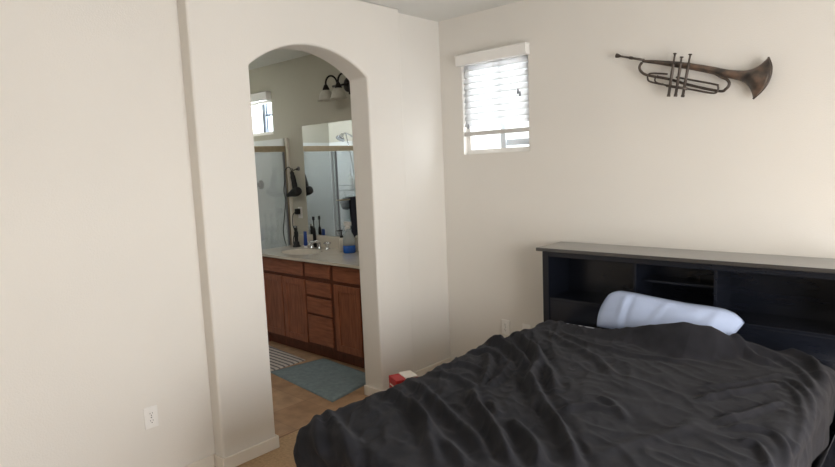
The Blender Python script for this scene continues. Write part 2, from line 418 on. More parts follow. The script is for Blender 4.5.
for (a, b) in (((1.727, 2.220), (1.692, 1.981)), ((1.764, 2.195), (1.731, 1.977)), ((1.810, 2.203), (1.770, 1.970))):
    A, B = Vector((a[0], YT-.028, a[1])), Vector((b[0], YT-.028, b[1])); L_ = (A-B).length; u = (A-B)/L_
    bm = bmesh.new()
    prof = [(0, .0100), (.012, .0100), (.014, .0080), (.17, .0080), (.172, .0092), (.188, .0092), (.19, .0052), (L_-.008, .0052), (L_-.006, .0100), (L_, .0092)]
    tube(bm, [B+u*h for h, r in prof], [r for h, r in prof], 14); v = obj('valve', bm, 'iron', tp, smooth=True)
bm = bmesh.new(); tube(bm, [(1.68, YT-.028, 2.045), (1.795, YT-.028, 2.013)], .008, 10); obj('valve_brace', bm, 'iron', tp, smooth=True)
for x, z in ((1.62, 2.18), (1.95, 2.08)):
    bm = bmesh.new(); tube(bm, [(x, YT, z), (x, -.0005, z)], .004, 8); obj('wall_mount', bm, 'iron', tp)

# ------------------------------------------------------------------ bed
HX0, HX1, HYF, HZ = .985, 2.62, -.31, 1.092
bed = thing('bookcase_bed', 'black wooden queen bed with an open bookcase headboard against the back wall', 'bed', (1.8, -1.2, 0))
hb = obj('headboard', bx(HX0+.04, HX1-.04, -.045, -.03, .1, 1.06), 'black_wood', bed)
def hp(name, *b, bevel=.003, m='black_wood'): return obj(name, bx(*b), m, hb, bevel=bevel)
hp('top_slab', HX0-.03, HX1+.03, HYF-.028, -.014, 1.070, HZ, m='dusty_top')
for x in (HX0, HX1-.045): hp('side_post', x, x+.045, HYF, -.03, 0, 1.070)
hp('face_rail', HX0+.045, HX1-.045, HYF, HYF+.02, 1.034, 1.070)
for x in (1.578, 2.012): hp('divider', x, x+.018, HYF+.012, -.045, .77, 1.034)
hp('shelf', HX0+.045, HX1-.045, HYF+.004, -.045, .752, .770)
hp('middle_shelf', 1.596, 2.012, HYF+.09, -.045, .915, .93)
hp('lower_panel', HX0+.045, HX1-.045, HYF+.008, HYF+.024, .12, .752)
for x, zt, wd in ((1.10, .296, .03), (2.60, .40, .06)): obj('side_rail', bx(x, x+wd, -2.29, HYF-.002, .14, zt), 'black_wood', bed, bevel=.004)
obj('foot_rail', bx(1.13, 2.60, -2.29, -2.26, .14, .296), 'black_wood', bed, bevel=.004)
for x in (1.10, 2.58):
    obj('leg', bx(x, x+.05, -2.29, -2.24, 0, .14), 'black_wood', bed, bevel=.004)
obj('slat_deck', bx(1.13, 2.60, -2.26, HYF-.002, .27, .30), 'black_wood', bed)

MX0, MX1, MY0, MY1, MZ = 1.11, 2.55, -2.31, -.318, .632
bm = bmesh.new(); box(bm, MX0, MX1, MY0, MY1, .301, MZ)
mt = obj('mattress', bm, 'sheet', bevel=.05, seg=5, smooth=True)
tag(mt, 'thick mattress in a white fitted sheet, mostly hidden under the black blanket', 'mattress')

# blanket
ZB = .668
def W(px, py, z=ZB): q = survey(px, py, 2, z); return (q.x, q.y)
folds = [  # (points in the photograph's frame surveyed onto the bed top, height, half width)
 ([(316,417),(317,428),(320,445)], .022, .024),
 ([(325.6,409),(336,427),(348,442.5),(353.6,462)], .026, .030),
 ([(380.6,391.5),(398,398),(413,410),(423,421),(430.6,440.6),(436,458)], .028, .028),
 ([(408,379),(425,391),(441,406),(458.5,423),(474,438.7),(487,452)], .026, .026),
 ([(412,404),(420,415.5),(437,433),(454.7,450),(467,468)], .020, .024),
 ([(472,392),(478,408),(491,425),(501,444),(513,466)], .040, .024),
 ([(491,402),(501,425),(509,445)], .016, .020),
 ([(508,421),(524,435),(535.6,450),(540,467)], .030, .026),
 ([(535,384),(545,408),(558.7,427),(570,448),(579,467)], .038, .024),
 ([(526,380),(534,396),(534,412)], .022, .022),
 ([(515,334),(530.6,349),(538,363),(531,380),(535,396)], .042, .026),
 ([(532,345),(548,369),(556,390)], .026, .024),
 ([(476,348),(486,342),(503,345),(523,360),(527,372)], .040, .026),
 ([(467,353),(490,352),(505,362)], .022, .020),
 ([(488,354),(490,368),(482,388)], .022, .020),
 ([(512,362),(502,377),(488,388)], .020, .018),
 ([(440,366),(468,366),(485,372)], .014, .022),
 ([(430,372),(455,378),(476,388)], .014, .022),
 ([(788.7,378),(803,388),(812,403),(813,421),(808,442)], .016, .018),
 ([(776,380),(795,391),(803,408),(802,430),(797,452)], .014, .016),
 ([(738,442),(756,444),(765,453),(771,467)], .018, .016),
 ([(724,428),(752,428),(775,433),(788,447),(794,467)], .016, .016),
 ([(716,421),(752,411),(782,402)], .014, .018),
 ([(700,399),(732,393),(782,384)], .014, .018),
 ([(700,388),(740,384),(780,373)], .010, .016),
 ([(694,335),(723,346),(756,359),(775,364)], .020, .024),
 ([(723,334),(748,346),(783,352),(810,362),(828,382)], .022, .024),
 ([(740,352),(775,358),(800,370),(818,390)], .014, .018),
 ([(560,410),(590,406),(620,412)], .012, .022),
 ([(598,398),(612,404),(628,420)], .012, .020),
 ([(545,330),(570,345),(600,362),(615,380)], .012, .026),
 ([(560,331),(590,345),(640,356),(700,362)], .010, .022),
 ([(600,452),(640,440),(700,424)], .008, .030),
]
FOLDS = []
for pl, h, w in folds:
    q = spline([(*W(*p), 0) for p in pl], 5); FOLDS.append((np.array([(v.x, v.y) for v in q]), h*1.08, w*.86))
def seg_dist(X, Y, pl):
    best = np.full(X.shape, 9e9); par = np.zeros(X.shape); n = len(pl)-1
    for i in range(n):
        a, b = pl[i], pl[i+1]; d = b-a; l2 = d@d+1e-12
        t = np.clip(((X-a[0])*d[0]+(Y-a[1])*d[1])/l2, 0, 1)
        dist = np.hypot(X-a[0]-t*d[0], Y-a[1]-t*d[1]); m = dist < best
        best[m] = dist[m]; par[m] = ((i+t)/n)[m]
    return best, par
BX0, BX1, BY0 = 1.135, 2.535, -2.30
DL, DR, DF = .40, .25, .46
nx, ny = 300, 370
S = np.linspace(BX0-DL, BX1+DR, nx)
T0 = BY0-DF
def hem(x):
    return np.interp(x, [.6, 1.1, 1.5, 1.75, 2.0, 2.12, 2.22, 2.4, 2.52, 2.8], [-.50, -.485, -.53, -.52, -.535, -.50, -.40, -.385, -.46, -.56])
V = np.linspace(0, 1, ny)
X = np.repeat(S[None, :], ny, 0); Y = T0+(hem(S)[None, :]-T0)*V[:, None]
def height(X, Y):
    Hh = np.zeros(X.shape)
    for pl, h, w in FOLDS:
        d, p = seg_dist(X, Y, pl)
        ends = np.clip(np.minimum(p, 1-p)/.18, 0, 1); ends = .25+.75*ends*ends*(3-2*ends)
        Hh += h*ends*(np.exp(-(d/w)**2)-.22*np.exp(-((d-2.0*w)/(1.0*w))**2))
    # raised rumple over the pillow foot
    mh = np.interp(X, [1.0, 1.2, 1.5, 1.75, 1.95, 2.08, 2.2, 2.32, 2.6], [.006, .010, .030, .085, .140, .128, .060, .022, .010])
    e = hem(X)-Y
    wdt = np.interp(X, [1.0, 1.6, 2.0, 2.3], [.09, .11, .16, .14])
    m = np.where(e < .045, .75+.25*np.sin(np.clip(e/.045, 0, 1)*PI/2), .5+.5*np.cos(PI*np.clip((e-.045)/wdt, 0, 1)))
    Hh += mh*m
    Hh += .010*np.exp(-((X-1.8)/.6)**2-((Y+1.3)/.6)**2)
    # general creases: directional noise
    nz = np.zeros(X.shape)
    for j in range(X.shape[0]):
        for i in range(X.shape[1]):
            x, y = X[j, i], Y[j, i]
            a = noise.noise((x*3.1+y*1.2, y*2.6-x*1.4, .3))*.010
            r = math.exp(-(noise.noise((x*6.0+y*5.0, y*2.6-x*2.2, 4.1))/.16)**2)
            r2 = math.exp(-(noise.noise((x*4+3, y*9+x*2.5, 9.1))/.15)**2)
            left = min(max((2.0-x)/.7, 0), 1)
            nz[j, i] = a+r*.009*(.2+.8*left)+math.exp(-(noise.noise((x*13+y*9, y*6-x*6, 7.7))/.14)**2)*.0055*(.25+.75*left)+r2*.005*(1-.6*left)+noise.noise((x*11+y*4, y*9-x*3, 5.5))*.0035+noise.noise((x*22, y*22, 1))*.0012
    return np.maximum(Hh+nz, -.010)
HH = height(X, Y)
cx_ = np.clip(X, BX0, BX1); cy_ = np.maximum(Y, BY0)
dx, dy = X-cx_, Y-cy_; D = np.hypot(dx, dy); Ds = np.maximum(D, 1e-9)
ux, uy = dx/Ds, dy/Ds
r = .055; arcl = r*PI/2
ang = np.clip(D/r, 0, PI/2)
ext = np.maximum(D-arcl, 0)
ph = X*1.0+Y*1.0
flare = .02*ext+np.minimum(ext*.25, .012)*np.sin((X*17)*(np.abs(uy) > .5)+(Y*15)*(np.abs(ux) >= .5)+1.2)
off = np.where(D > 0, r*np.sin(ang)+flare, 0)
dz = np.where(D > 0, -r*(1-np.cos(ang))-ext, 0)
nzv = np.cos(ang); nrm = np.sin(ang)
tp_ = np.clip(1-D/.35, .25, 1)
PX = cx_+ux*(off+HH*nrm*tp_); PY = cy_+uy*(off+HH*nrm*tp_); PZ = ZB-.008+dz+HH*nzv
# sit clear of the bed and headboard
PY = np.minimum(PY, HYF-.035)
me = bpy.data.meshes.new('blanket')
vs = np.stack([PX, PY, PZ], -1).reshape(-1, 3)
idx = np.arange(nx*ny).reshape(ny, nx)
fc = np.stack([idx[:-1, :-1], idx[:-1, 1:], idx[1:, 1:], idx[1:, :-1]], -1).reshape(-1, 4)
me.from_pydata(vs.tolist(), [], fc.tolist()); me.materials.append(M['blanket'])
for p in me.polygons: p.use_smooth = True
bk_ = bpy.data.objects.new('blanket', me); C.objects.link(bk_)
tag(bk_, 'rumpled black fleece blanket spread over the bed', 'blanket')
so = bk_.modifiers.new('solid', 'SOLIDIFY'); so.thickness = .010; so.offset = -1

# pillow
def pillow():
    TL, TR, BL, BR = Vector((1.475, -.385, .872)), Vector((2.19, -.40, .80)), Vector((1.415, -.43, .665)), Vector((2.09, -.45, .665))
    nu, nv = 44, 24; bm = bmesh.new(); fr, bk = [], []
    nrm = (TR-TL).cross(TL-BL).normalized()
    if nrm.y > 0: nrm = -nrm
    for j in range(nv+1):
        v = j/nv; rf, rb = [], []
        for i in range(nu+1):
            u = i/nu
            q = TL.lerp(TR, u).lerp(BL.lerp(BR, u), v)
            a, b = abs(2*u-1), abs(2*v-1)
            # concave edges with pointed corners
            q += (TR-TL).normalized()*(-(2*u-1))*.0*(1-b**2)*a**3
            q += (TR-TL).normalized()*(2*u-1)*.02*(1-b**2)*a**3*(1 if u < .5 else .3)
            up = (TL-BL).normalized()
            q += up*(1-v)*float(np.interp(u, [0, .03, .08, .2, .4, .6, .75, .85, .92, .97, 1], [-.018, .004, .020, .026, .028, .033, .043, .046, .036, .016, 0]))
            e = (max(1-a**3.2, 0))**.5*(max(1-b**2.6, 0))**.5
            th = .07*e
            wr = noise.noise((u*9, v*3+u*2, 2.7))*.008*e+.010*e*math.exp(-((u-.17-.05*v)/.025)**2)-.012*e*math.exp(-((u-.22-.03*v)/.02)**2)+.008*e*math.exp(-((u-.5+.08*v)/.02)**2)+.008*e*math.exp(-((u-.84-.03*v)/.025)**2)
            rf.append(q+nrm*(th+wr)); rb.append(q-nrm*th*.45)
        fr.append([bm.verts.new(p) for p in rf]); bk.append([bm.verts.new(p) for p in rb])
    for A in (fr, bk):
        for r0, r1 in zip(A, A[1:]):
            for k in range(nu): bm.faces.new((r0[k], r0[k+1], r1[k+1], r1[k]))
    bmesh.ops.remove_doubles(bm, verts=bm.verts, dist=.0008)
    return bm
pw = obj('pillow', pillow(), 'pillow', smooth=True)
tag(pw, 'pale blue pillow propped against the black headboard', 'pillow')

# red carton between the bed and the wall
rb = thing('carton', 'red carton with a white lid on the floor between the bed and the archway', 'box', (.297, -.90, 0))
ANG = math.radians(-22)
def turned(bm, c=(.287, -.90)):
    bmesh.ops.rotate(bm, verts=bm.verts, cent=(0, 0, 0), matrix=Matrix.Rotation(ANG, 3, 'Z')); bmesh.ops.translate(bm, verts=bm.verts, vec=(c[0], c[1], 0)); return bm
body = obj('carton_body', turned(bx(-.065, .065, -.10, .06, 0, .262)), 'red', rb, bevel=.004)
obj('lid', turned(bx(-.062, .062, -.03, .058, .262, .270)), 'carton_white', rb, bevel=.003)
obj('white_stripe', turned(bx(-.045, .03, -.1012, -.1004, .205, .216)), 'carton_white', body)

# ------------------------------------------------------------------ bathroom: vanity
va = thing('vanity_cabinet', 'reddish brown wooden bathroom vanity with doors and drawers', 'cabinet', (-1.08, -.27, 0))
VX0, VX1 = -1.98, -.205
bm = bmesh.new()
box(bm, VX0, VX1, -.53, -.512, .10, .858)     # face frame
box(bm, VX0, VX0+.018, -.512, -.012, .0, .858); box(bm, VX1-.018, VX1, -.512, -.012, .0, .858)
box(bm, VX0+.018, VX1-.018, -.512, -.012, .10, .118); box(bm, VX0+.018, VX1-.018, -.024, -.012, .118, .858)
obj('carcass', bm, 'wood_dark', va)
obj('toe_kick', bx(VX0+.018, VX1-.018, -.475, -.46, 0, .10), 'wood_dark', va)
def door(x0, x1, z0, z1):
    bm = bmesh.new(); w = .055; y0, y1 = -.55, -.531
    box(bm, x0, x0+w, y0, y1, z0, z1); box(bm, x1-w, x1, y0, y1, z0, z1)
    box(bm, x0+w, x1-w, y0, y1, z0, z0+w); box(bm, x0+w, x1-w, y0, y1, z1-w, z1)
    d = obj('door', bm, 'wood', va, bevel=.003)
    obj('panel', bx(x0+w-.002, x1-w+.002, -.541, -.533, z0+w-.002, z1-w+.002), 'wood', d, bevel=.003)
for a, b in ((-1.95, -1.612), (-1.593, -1.262), (-.86, -.54), (-.52, -.235)): door(a, b, .125, .692)
for a, b, c, d in ((-1.243, -.905, .728, .848), (-1.243, -.905, .568, .69), (-1.243, -.905, .405, .545), (-1.243, -.905, .135, .385)):
    obj('drawer', bx(a, b, -.55, -.531, c, d), 'wood_h', va, bevel=.006)
for a, b in ((-1.95, -1.288), (-.86, -.235)): obj('false_drawer_front', bx(a, b, -.55, -.531, .722, .848), 'wood_h', va, bevel=.006)

ct = thing('countertop', 'pale stone bathroom countertop on the wooden vanity', 'countertop', (-1.1, -.29, .86))
SX, SY, RXs, RYs = -1.6, -.31, .235, .165
CX0, CX1, CY0, CY1, CZ0, CZ1 = -2.1, -.2, -.578, -.022, .862, .8855
bm = bmesh.new()
angs = sorted(set([2*PI*k/64 for k in range(64)]+[math.atan2(y-SY, x-SX) % (2*PI) for x in (CX0, CX1) for y in (CY0, CY1)]))
inn, out_, low = [], [], []
for a in angs:
    c, s = math.cos(a), math.sin(a)
    inn.append(bm.verts.new((SX+RXs*c, SY+RYs*s, CZ1)))
    tt = min(((CX1 if c > 0 else CX0)-SX)/c if abs(c) > 1e-9 else 9e9, ((CY1 if s > 0 else CY0)-SY)/s if abs(s) > 1e-9 else 9e9)
    out_.append(bm.verts.new((SX+tt*c, SY+tt*s, CZ1))); low.append(bm.verts.new((SX+tt*c, SY+tt*s, CZ0)))
n = len(angs); inlow = [bm.verts.new((v.co.x, v.co.y, CZ0)) for v in inn]
for k in range(n):
    j = (k+1) % n
    bm.faces.new((inn[k], inn[j], out_[j], out_[k])); bm.faces.new((out_[k], out_[j], low[j], low[k]))
    bm.faces.new((low[k], low[j], inlow[j], inlow[k])); bm.faces.new((inlow[k], inlow[j], inn[j], inn[k]))
slab = obj('slab', bm, 'counter', ct, bevel=.006, angle=50)
bm = bmesh.new(); rows = []
for f, z in ((1.0, .886), (.96, .872), (.9, .83), (.78, .79), (.5, .765), (.12, .758)):
    rows.append([bm.verts.new((SX+RXs*f*math.cos(2*PI*k/48), SY+RYs*f*math.sin(2*PI*k/48), z)) for k in range(48)])
for r0, r1 in zip(rows, rows[1:]):
    for k in range(48): bm.faces.new((r0[k], r0[(k+1) % 48], r1[(k+1) % 48], r1[k]))
bm.faces.new(rows[-1])
bs = obj('sink_basin', bm, 'counter', ct, smooth=True)
bm = bmesh.new(); lathe(bm, [(.022, 0), (.022, .004), (.012, .006)], (SX, SY, .758), 20); obj('drain', bm, 'chrome', bs)
obj('backsplash', bx(CX0, CX1, -.022, -.001, CZ0, 1.0), 'counter', ct, bevel=.005)

fa = thing('faucet', 'chrome two-handle faucet behind the bathroom sink', 'faucet', (-1.6, -.095, .886))
bm = bmesh.new()
lathe(bm, [(.026, .886), (.026, .892), (.017, .897), (.014, .935), (.015, .945)], (-1.6, -.095, 0), 18)
tube(bm, spline([(-1.6, -.095, .935), (-1.6, -.11, .952), (-1.6, -.15, .960), (-1.6, -.20, .950), (-1.6, -.215, .935)]), [.014]*17+[.012]*16, 12)
obj('spout', bm, 'chrome', fa, smooth=True)
for x in (-1.72, -1.48):
    bm = bmesh.new(); lathe(bm, [(.026, .886), (.026, .892), (.018, .897), (.015, .925), (.020, .935), (.018, .955), (.006, .962)], (x, -.095, 0), 18)
    tube(bm, [(x-.04, -.095, .945), (x+.04, -.095, .945)], .0065, 10); tube(bm, [(x, -.135, .945), (x, -.055, .945)], .0065, 10)
    obj('handle', bm, 'chrome', fa, smooth=True)

mi = obj('wall_mirror', bx(-1.88, -.215, -.007, -.001, 1.006, 2.08), 'mirror')
tag(mi, 'large frameless bathroom mirror above the vanity', 'mirror')

# vanity light
vl = thing('wall_sconce', 'dark bronze wall light with two white bell glass shades above the mirror', 'wall light', (-1.15, -.01, 2.39))
bm = bmesh.new(); tube(bm, [(-1.32, -.05, 2.395), (-1.02, -.05, 2.395)], .010, 12); obj('bar', bm, 'dark_bronze', vl, smooth=True)
bm = bmesh.new(); lathe(bm, [(.065, 0), (.065, -.012), (.045, -.022), (.014, -.026), (.014, -.05)], (-1.15, -.001, 2.395), 28, 'y'); obj('back_plate', bm, 'dark_bronze', vl, smooth=False)
for x in (-1.285, -1.115):
    bm = bmesh.new()
    pts = [(x+.02, -.05, 2.30), (x+.025, -.05, 2.345), (x+.028, -.052, 2.395)]
    pts += [(x+.014+.014*math.cos(a)*1.0, -.05-.055+.055*math.cos(a), 2.405+.075*math.sin(a)) for a in [PI*k/14 for k in range(1, 15)]]
    pts += [(x, -.16, 2.375)]
    tube(bm, pts, .0085, 10); arm = obj('arm', bm, 'dark_bronze', vl, smooth=True)
    bm = bmesh.new(); lathe(bm, [(.010, 2.402), (.016, 2.395), (.030, 2.365), (.032, 2.350), (.012, 2.350)], (x, -.16, 0), 20); obj('cap', bm, 'dark_bronze', arm, smooth=True)
    bm = bmesh.new(); lathe(bm, [(.028, 2.352), (.040, 2.345), (.058, 2.322), (.063, 2.298), (.068, 2.274), (.082, 2.258), (.078, 2.258), (.064, 2.274), (.059, 2.298), (.054, 2.320), (.036, 2.341), (.026, 2.346)], (x, -.16, 0), 28, close=False)
    obj('shade', bm, 'shade', arm, smooth=True)

# ------------------------------------------------------------------ shower
SGX, SHY = -2.17, -1.27
struct('wall_shower_end', bx(BWX, -2.10, SHY-.1, SHY, 0, H), 'bathwall')
sh = thing('shower_enclosure', 'framed glass shower enclosure with champagne metal header at the far end of the bathroom', 'shower', (-2.6, -.64, 0))
sur = bmesh.new()
box(sur, BWX+.001, BWX+.012, SHY+.001, -.001, .1, 1.98); box(sur, BWX+.012, SGX-.04, -.012, -.001, .1, 1.98); box(sur, BWX+.012, SGX-.04, SHY+.001, SHY+.012, .1, 1.98)
obj('surround', sur, 'shower_wall', sh)
bm = bmesh.new(); box(bm, BWX+.001, SGX+.04, SHY+.001, -.001, 0, .04); box(bm, SGX-.04, SGX+.04, SHY+.001, -.001, .04, .12)
obj('pan', bm, 'shower_wall', sh, bevel=.008)
obj('header', bx(SGX-.02, SGX+.02, SHY+.002, -.002, 1.842, 1.9), 'brass', sh, bevel=.003)
obj('sill_track', bx(SGX-.02, SGX+.02, SHY+.002, -.002, .12, .145), 'brass', sh, bevel=.003)
for a, b in ((-.038, -.002), (SHY+.002, SHY+.038)): obj('jamb', bx(SGX-.018, SGX+.018, a, b, .145, 1.842), 'brass', sh, bevel=.003)
for a, b, x in ((-.66, -.04, SGX+.008), (SHY+.04, -.6, SGX-.010)):
    gd = obj('glass_door', bx(x-.003, x+.003, a, b, .147, 1.84), 'shower_glass', sh)
    bm = bmesh.new()
    for q in (a, b-.02): box(bm, x-.008, x+.008, q, q+.02, .147, 1.84)
    obj('door_stile', bm, 'grey_plastic', gd, bevel=.002)
bm = bmesh.new(); tube(bm, [(SGX+.05, SHY+.06, 1.30), (SGX+.05, -.62, 1.30)], .008, 12)
for y in (SHY+.07, -.63): tube(bm, [(SGX+.05, y, 1.30), (SGX-.005, y, 1.30)], .006, 8)
obj('towel_bar', bm, 'brass', sh, smooth=True)
bm = bmesh.new(); lathe(bm, [(.05, 0), (.05, -.008), (.035, -.016), (.02, -.018), (.02, -.05), (.012, -.055)], (-2.66, -.013, 1.51), 24, 'y'); obj('valve_dial', bm, 'grey_plastic', sh)
st = thing('trim_strip', '', 'trim')
bpy.data.objects.remove(st)
# wall end strip beside the shower
struct('trim_2', bx(SGX+.022, SGX+.05, -.03, -.001, .12, 1.98), M['trim'], bevel=.004)

shd = thing('hand_shower', 'chrome hand shower with a hanging hose, seen in the bathroom mirror', 'shower head', (-2.55, SHY+.013, 2.0))
bm = bmesh.new()
tube(bm, spline([(-2.55, SHY+.02, 2.03), (-2.55, SHY+.06, 2.05), (-2.55, SHY+.13, 2.07), (-2.55, SHY+.17, 2.055)]), .010, 10); obj('arm', bm, 'chrome', shd, smooth=True)
bm = bmesh.new(); c = Vector((-2.55, SHY+.18, 2.05)); dd = Vector((0, .55, -.83)).normalized()
tube(bm, [c-dd*.01, c+dd*.02, c+dd*.05, c+dd*.062], [.016, .026, .056, .058], 20); obj('spray_head', bm, 'chrome', shd, smooth=True)
bm = bmesh.new(); tube(bm, spline([(-2.55, SHY+.12, 2.06), (-2.45, SHY+.13, 1.7), (-2.42, SHY+.10, 1.2), (-2.38, SHY+.08, 1.0), (-2.32, SHY+.05, 1.25), (-2.32, SHY+.04, 1.6), (-2.32, SHY+.03, 1.9)]), .007, 8); obj('hose', bm, 'chrome', shd, smooth=True)
cd = thing('shower_caddy', 'wire shower caddy on the shower end wall, seen in the mirror', 'caddy', (-2.62, SHY+.013, 1.38))
bm = bmesh.new()
for z in (1.38, 1.44):
    tube(bm, [(-2.74, SHY+.02, z), (-2.50, SHY+.02, z), (-2.50, SHY+.13, z), (-2.74, SHY+.13, z), (-2.74, SHY+.02, z)], .0035, 6)
for x in (-2.70, -2.66, -2.62, -2.58, -2.54): tube(bm, [(x, SHY+.02, 1.38), (x, SHY+.13, 1.38)], .0025, 6)
tube(bm, [(-2.62, SHY+.018, 1.38), (-2.62, SHY+.018, 1.66)], .004, 6)
obj('wire_basket', bm, 'chrome', cd)
b1 = thing('shampoo_bottle', 'white shampoo bottle in the shower caddy, seen in the mirror', 'bottle', (-2.56, SHY+.075, 1.3835))
bm = bmesh.new(); lathe(bm, [(.026, 1.3835), (.032, 1.39), (.032, 1.53), (.022, 1.555), (.012, 1.56)], (-2.56, SHY+.075, 0), 20); obj('bottle_body', bm, 'white', b1, smooth=True)
bm = bmesh.new(); lathe(bm, [(.014, 1.56), (.014, 1.595), (.010, 1.60)], (-2.56, SHY+.075, 0), 16); obj('bottle_cap', bm, 'white', b1)
lo = thing('bath_sponge', 'dark mesh bath sponge hanging in the shower, seen in the mirror', 'sponge', (-2.45, -.88, 1.22))
bm = bmesh.new(); bmesh.ops.create_icosphere(bm, subdivisions=4, radius=.075)
for v in bm.verts: v.co *= 1+.22*noise.noise(v.co*45)
bmesh.ops.translate(bm, verts=bm.verts, vec=(-2.62, SHY+.11, 1.22)); obj('mesh_puff', bm, 'loofah', lo, smooth=True)
bm = bmesh.new(); tube(bm, [(-2.62, SHY+.11, 1.28), (-2.62, SHY+.125, 1.34), (-2.62, SHY+.14, 1.37)], .003, 6); obj('loop', bm, 'loofah', lo)
# towel over the bar
bm = bmesh.new(); rows = []
for j in range(25):
    f = j/24; row = []
    for i in range(31):
        u = i/30; y = SHY+.09+u*.40+(.06*f*(1 if u > .5 else 0))*(u-.5)*2*0
        y += .05*(f-.5)*(u-.3)
        if f < .46: z = 1.314-(.46-f)*.9; x = SGX+.034
        elif f > .54: z = 1.314-(f-.54)*1.15; x = SGX+.068
        else: a = (f-.46)/.08*PI; z = 1.314+.012*math.sin(a); x = SGX+.051-.017*math.cos(a)
        x += .006*math.sin(u*19+f*2)*(1 if f > .54 else .3)*min(1, abs(f-.5)*5)
        row.append(bm.verts.new((x, y, z)))
    rows.append(row)
for r0, r1 in zip(rows, rows[1:]):
    for k in range(30): bm.faces.new((r0[k], r0[k+1], r1[k+1], r1[k]))
tw = obj('bath_towel', bm, 'towel', smooth=True); s_ = tw.modifiers.new('s', 'SOLIDIFY'); s_.thickness = .006
tag(tw, 'charcoal towel hung over the shower door bar, seen in the mirror', 'towel')

# ------------------------------------------------------------------ small bathroom things
hk = thing('wall_hook', 'small dark double hook on the wall beside the mirror', 'hook', (-1.985, -.001, 1.66))
bm = bmesh.new(); lathe(bm, [(.022, 0), (.022, -.006), (.012, -.009)], (-1.985, -.001, 1.665), 20, 'y'); obj('hook_plate', bm, 'grey_plastic', hk)
for s in (-1, 1):
    bm = bmesh.new(); tube(bm, spline([(-1.985, -.008, 1.668), (-1.985+s*.022, -.03, 1.655), (-1.985+s*.034, -.05, 1.652), (-1.985+s*.036, -.058, 1.672)]), .0045, 8); obj('prong', bm, 'dark_bronze', hk, smooth=True)
hd = thing('hair_dryer', 'black hair dryer hanging by its cord loop from the wall hook beside the mirror', 'hair dryer', (-2.0, -.06, 1.45))
bm = bmesh.new()   # handle up, barrel below
tube(bm, spline([(-2.01, -.072, 1.645), (-1.995, -.073, 1.60), (-1.975, -.075, 1.53), (-1.96, -.076, 1.46)]), [.012]*3+[.020]*6+[.025]*8+[.027]*8, 14); hh = obj('handle', bm, 'black_plastic', hd, smooth=True)
bm = bmesh.new(); a, b = Vector((-1.895, -.080, 1.448)), Vector((-2.10, -.072, 1.40)); d = (b-a)
tube(bm, [a, a+d*.04, a+d*.2, a+d*.38, a+d*.6, a+d*.8, a+d], [.024, .040, .046, .045, .034, .023, .019], 18); obj('barrel', bm, 'black_plastic', hd, smooth=True)
bm = bmesh.new()
tube(bm, spline([(-2.01, -.072, 1.645), (-2.03, -.075, 1.675), (-2.06, -.08, 1.682), (-2.085, -.10, 1.64), (-2.085, -.11, 1.54), (-2.095, -.12, 1.45), (-2.075, -.12, 1.35), (-2.085, -.13, 1.25), (-2.095, -.14, 1.15), (-2.105, -.15, 1.05), (-2.095, -.15, .96), (-2.07, -.15, .90), (-2.05, -.17, .895)]), .0045, 8); obj('cord', bm, 'black_plastic', hd, smooth=True)
outlet_b = outlet('white outlet on the bathroom wall beside the mirror with a black plug in it', (-2.0, -.001, 1.22), 'y')
ch = thing('beard_trimmer', 'black beard trimmer standing in its charging base, plugged into the bathroom outlet', 'trimmer', (-1.95, -.11, .886))
bm = bmesh.new(); lathe(bm, [(.040, .886), (.040, .893), (.032, .905), (.026, .935), (.020, .94)], (-1.95, -.11, 0), 22); obj('charging_base', bm, 'black_plastic', ch, smooth=True)
bm = bmesh.new(); tube(bm, spline([(-1.95, -.11, .935), (-1.95, -.108, .99), (-1.952, -.106, 1.04), (-1.955, -.104, 1.075)]), [.018]*8+[.021]*8+[.015]*9, 14); obj('trimmer_body', bm, 'black_plastic', ch, smooth=True)
bm = bmesh.new(); box(bm, -1.972, -1.938, -.116, -.098, 1.075, 1.098); obj('blade', bm, 'chrome', ch, bevel=.002)
pg = obj('plug', bx(-2.028, -1.985, -.055, -.0105, 1.205, 1.262), 'black_plastic', ch, bevel=.006)
bm = bmesh.new(); tube(bm, spline([(-2.006, -.055, 1.23), (-2.03, -.075, 1.20), (-2.035, -.08, 1.10), (-2.01, -.08, 1.03), (-2.03, -.09, .95), (-2.01, -.1, .897), (-1.992, -.11, .8925)]), .004, 8); obj('cord', bm, 'black_plastic', pg, smooth=True)
bt = thing('toothpaste_tube', 'blue toothpaste tube standing on its cap beside the faucet', 'tube', (-1.785, -.12, .886))
bm = bmesh.new(); lathe(bm, [(.014, .886), (.014, .906), (.010, .908)], (-1.785, -.12, 0), 16); obj('tube_cap', bm, 'white', bt)
bm = bmesh.new(); tube(bm, [(-1.785, -.12, .907), (-1.785, -.12, .92), (-1.785, -.12, .99), (-1.785, -.12, 1.05)], [.012, .022, .024, .026], 18)
for v in bm.verts:
    k = (v.co.z-.907)/.143; v.co.y = -.12+(v.co.y+.12)*(1-.85*max(k, 0))
obj('tube_body', bm, 'blue', bt, smooth=True)
tb = thing('electric_toothbrush', 'black electric toothbrush standing upright near the mirror behind the faucet', 'toothbrush', (-1.74, -.042, .886))
bm = bmesh.new(); tube(bm, [(-1.74, -.042, .886), (-1.74, -.042, .90), (-1.74, -.042, 1.03), (-1.74, -.042, 1.075), (-1.74, -.042, 1.085)], [.017, .018, .016, .012, .006], 16); obj('handle', bm, 'black_plastic', tb, smooth=True)
bm = bmesh.new(); tube(bm, [(-1.74, -.042, 1.085), (-1.74, -.042, 1.16)], .0055, 10); box(bm, -1.747, -1.733, -.053, -.033, 1.155, 1.19); obj('brush_head', bm, 'black_plastic', tb)
sp = thing('soap_dispenser', 'clear soap bottle with a black pump on the counter right of the faucet', 'soap bottle', (-1.245, -.11, .886))
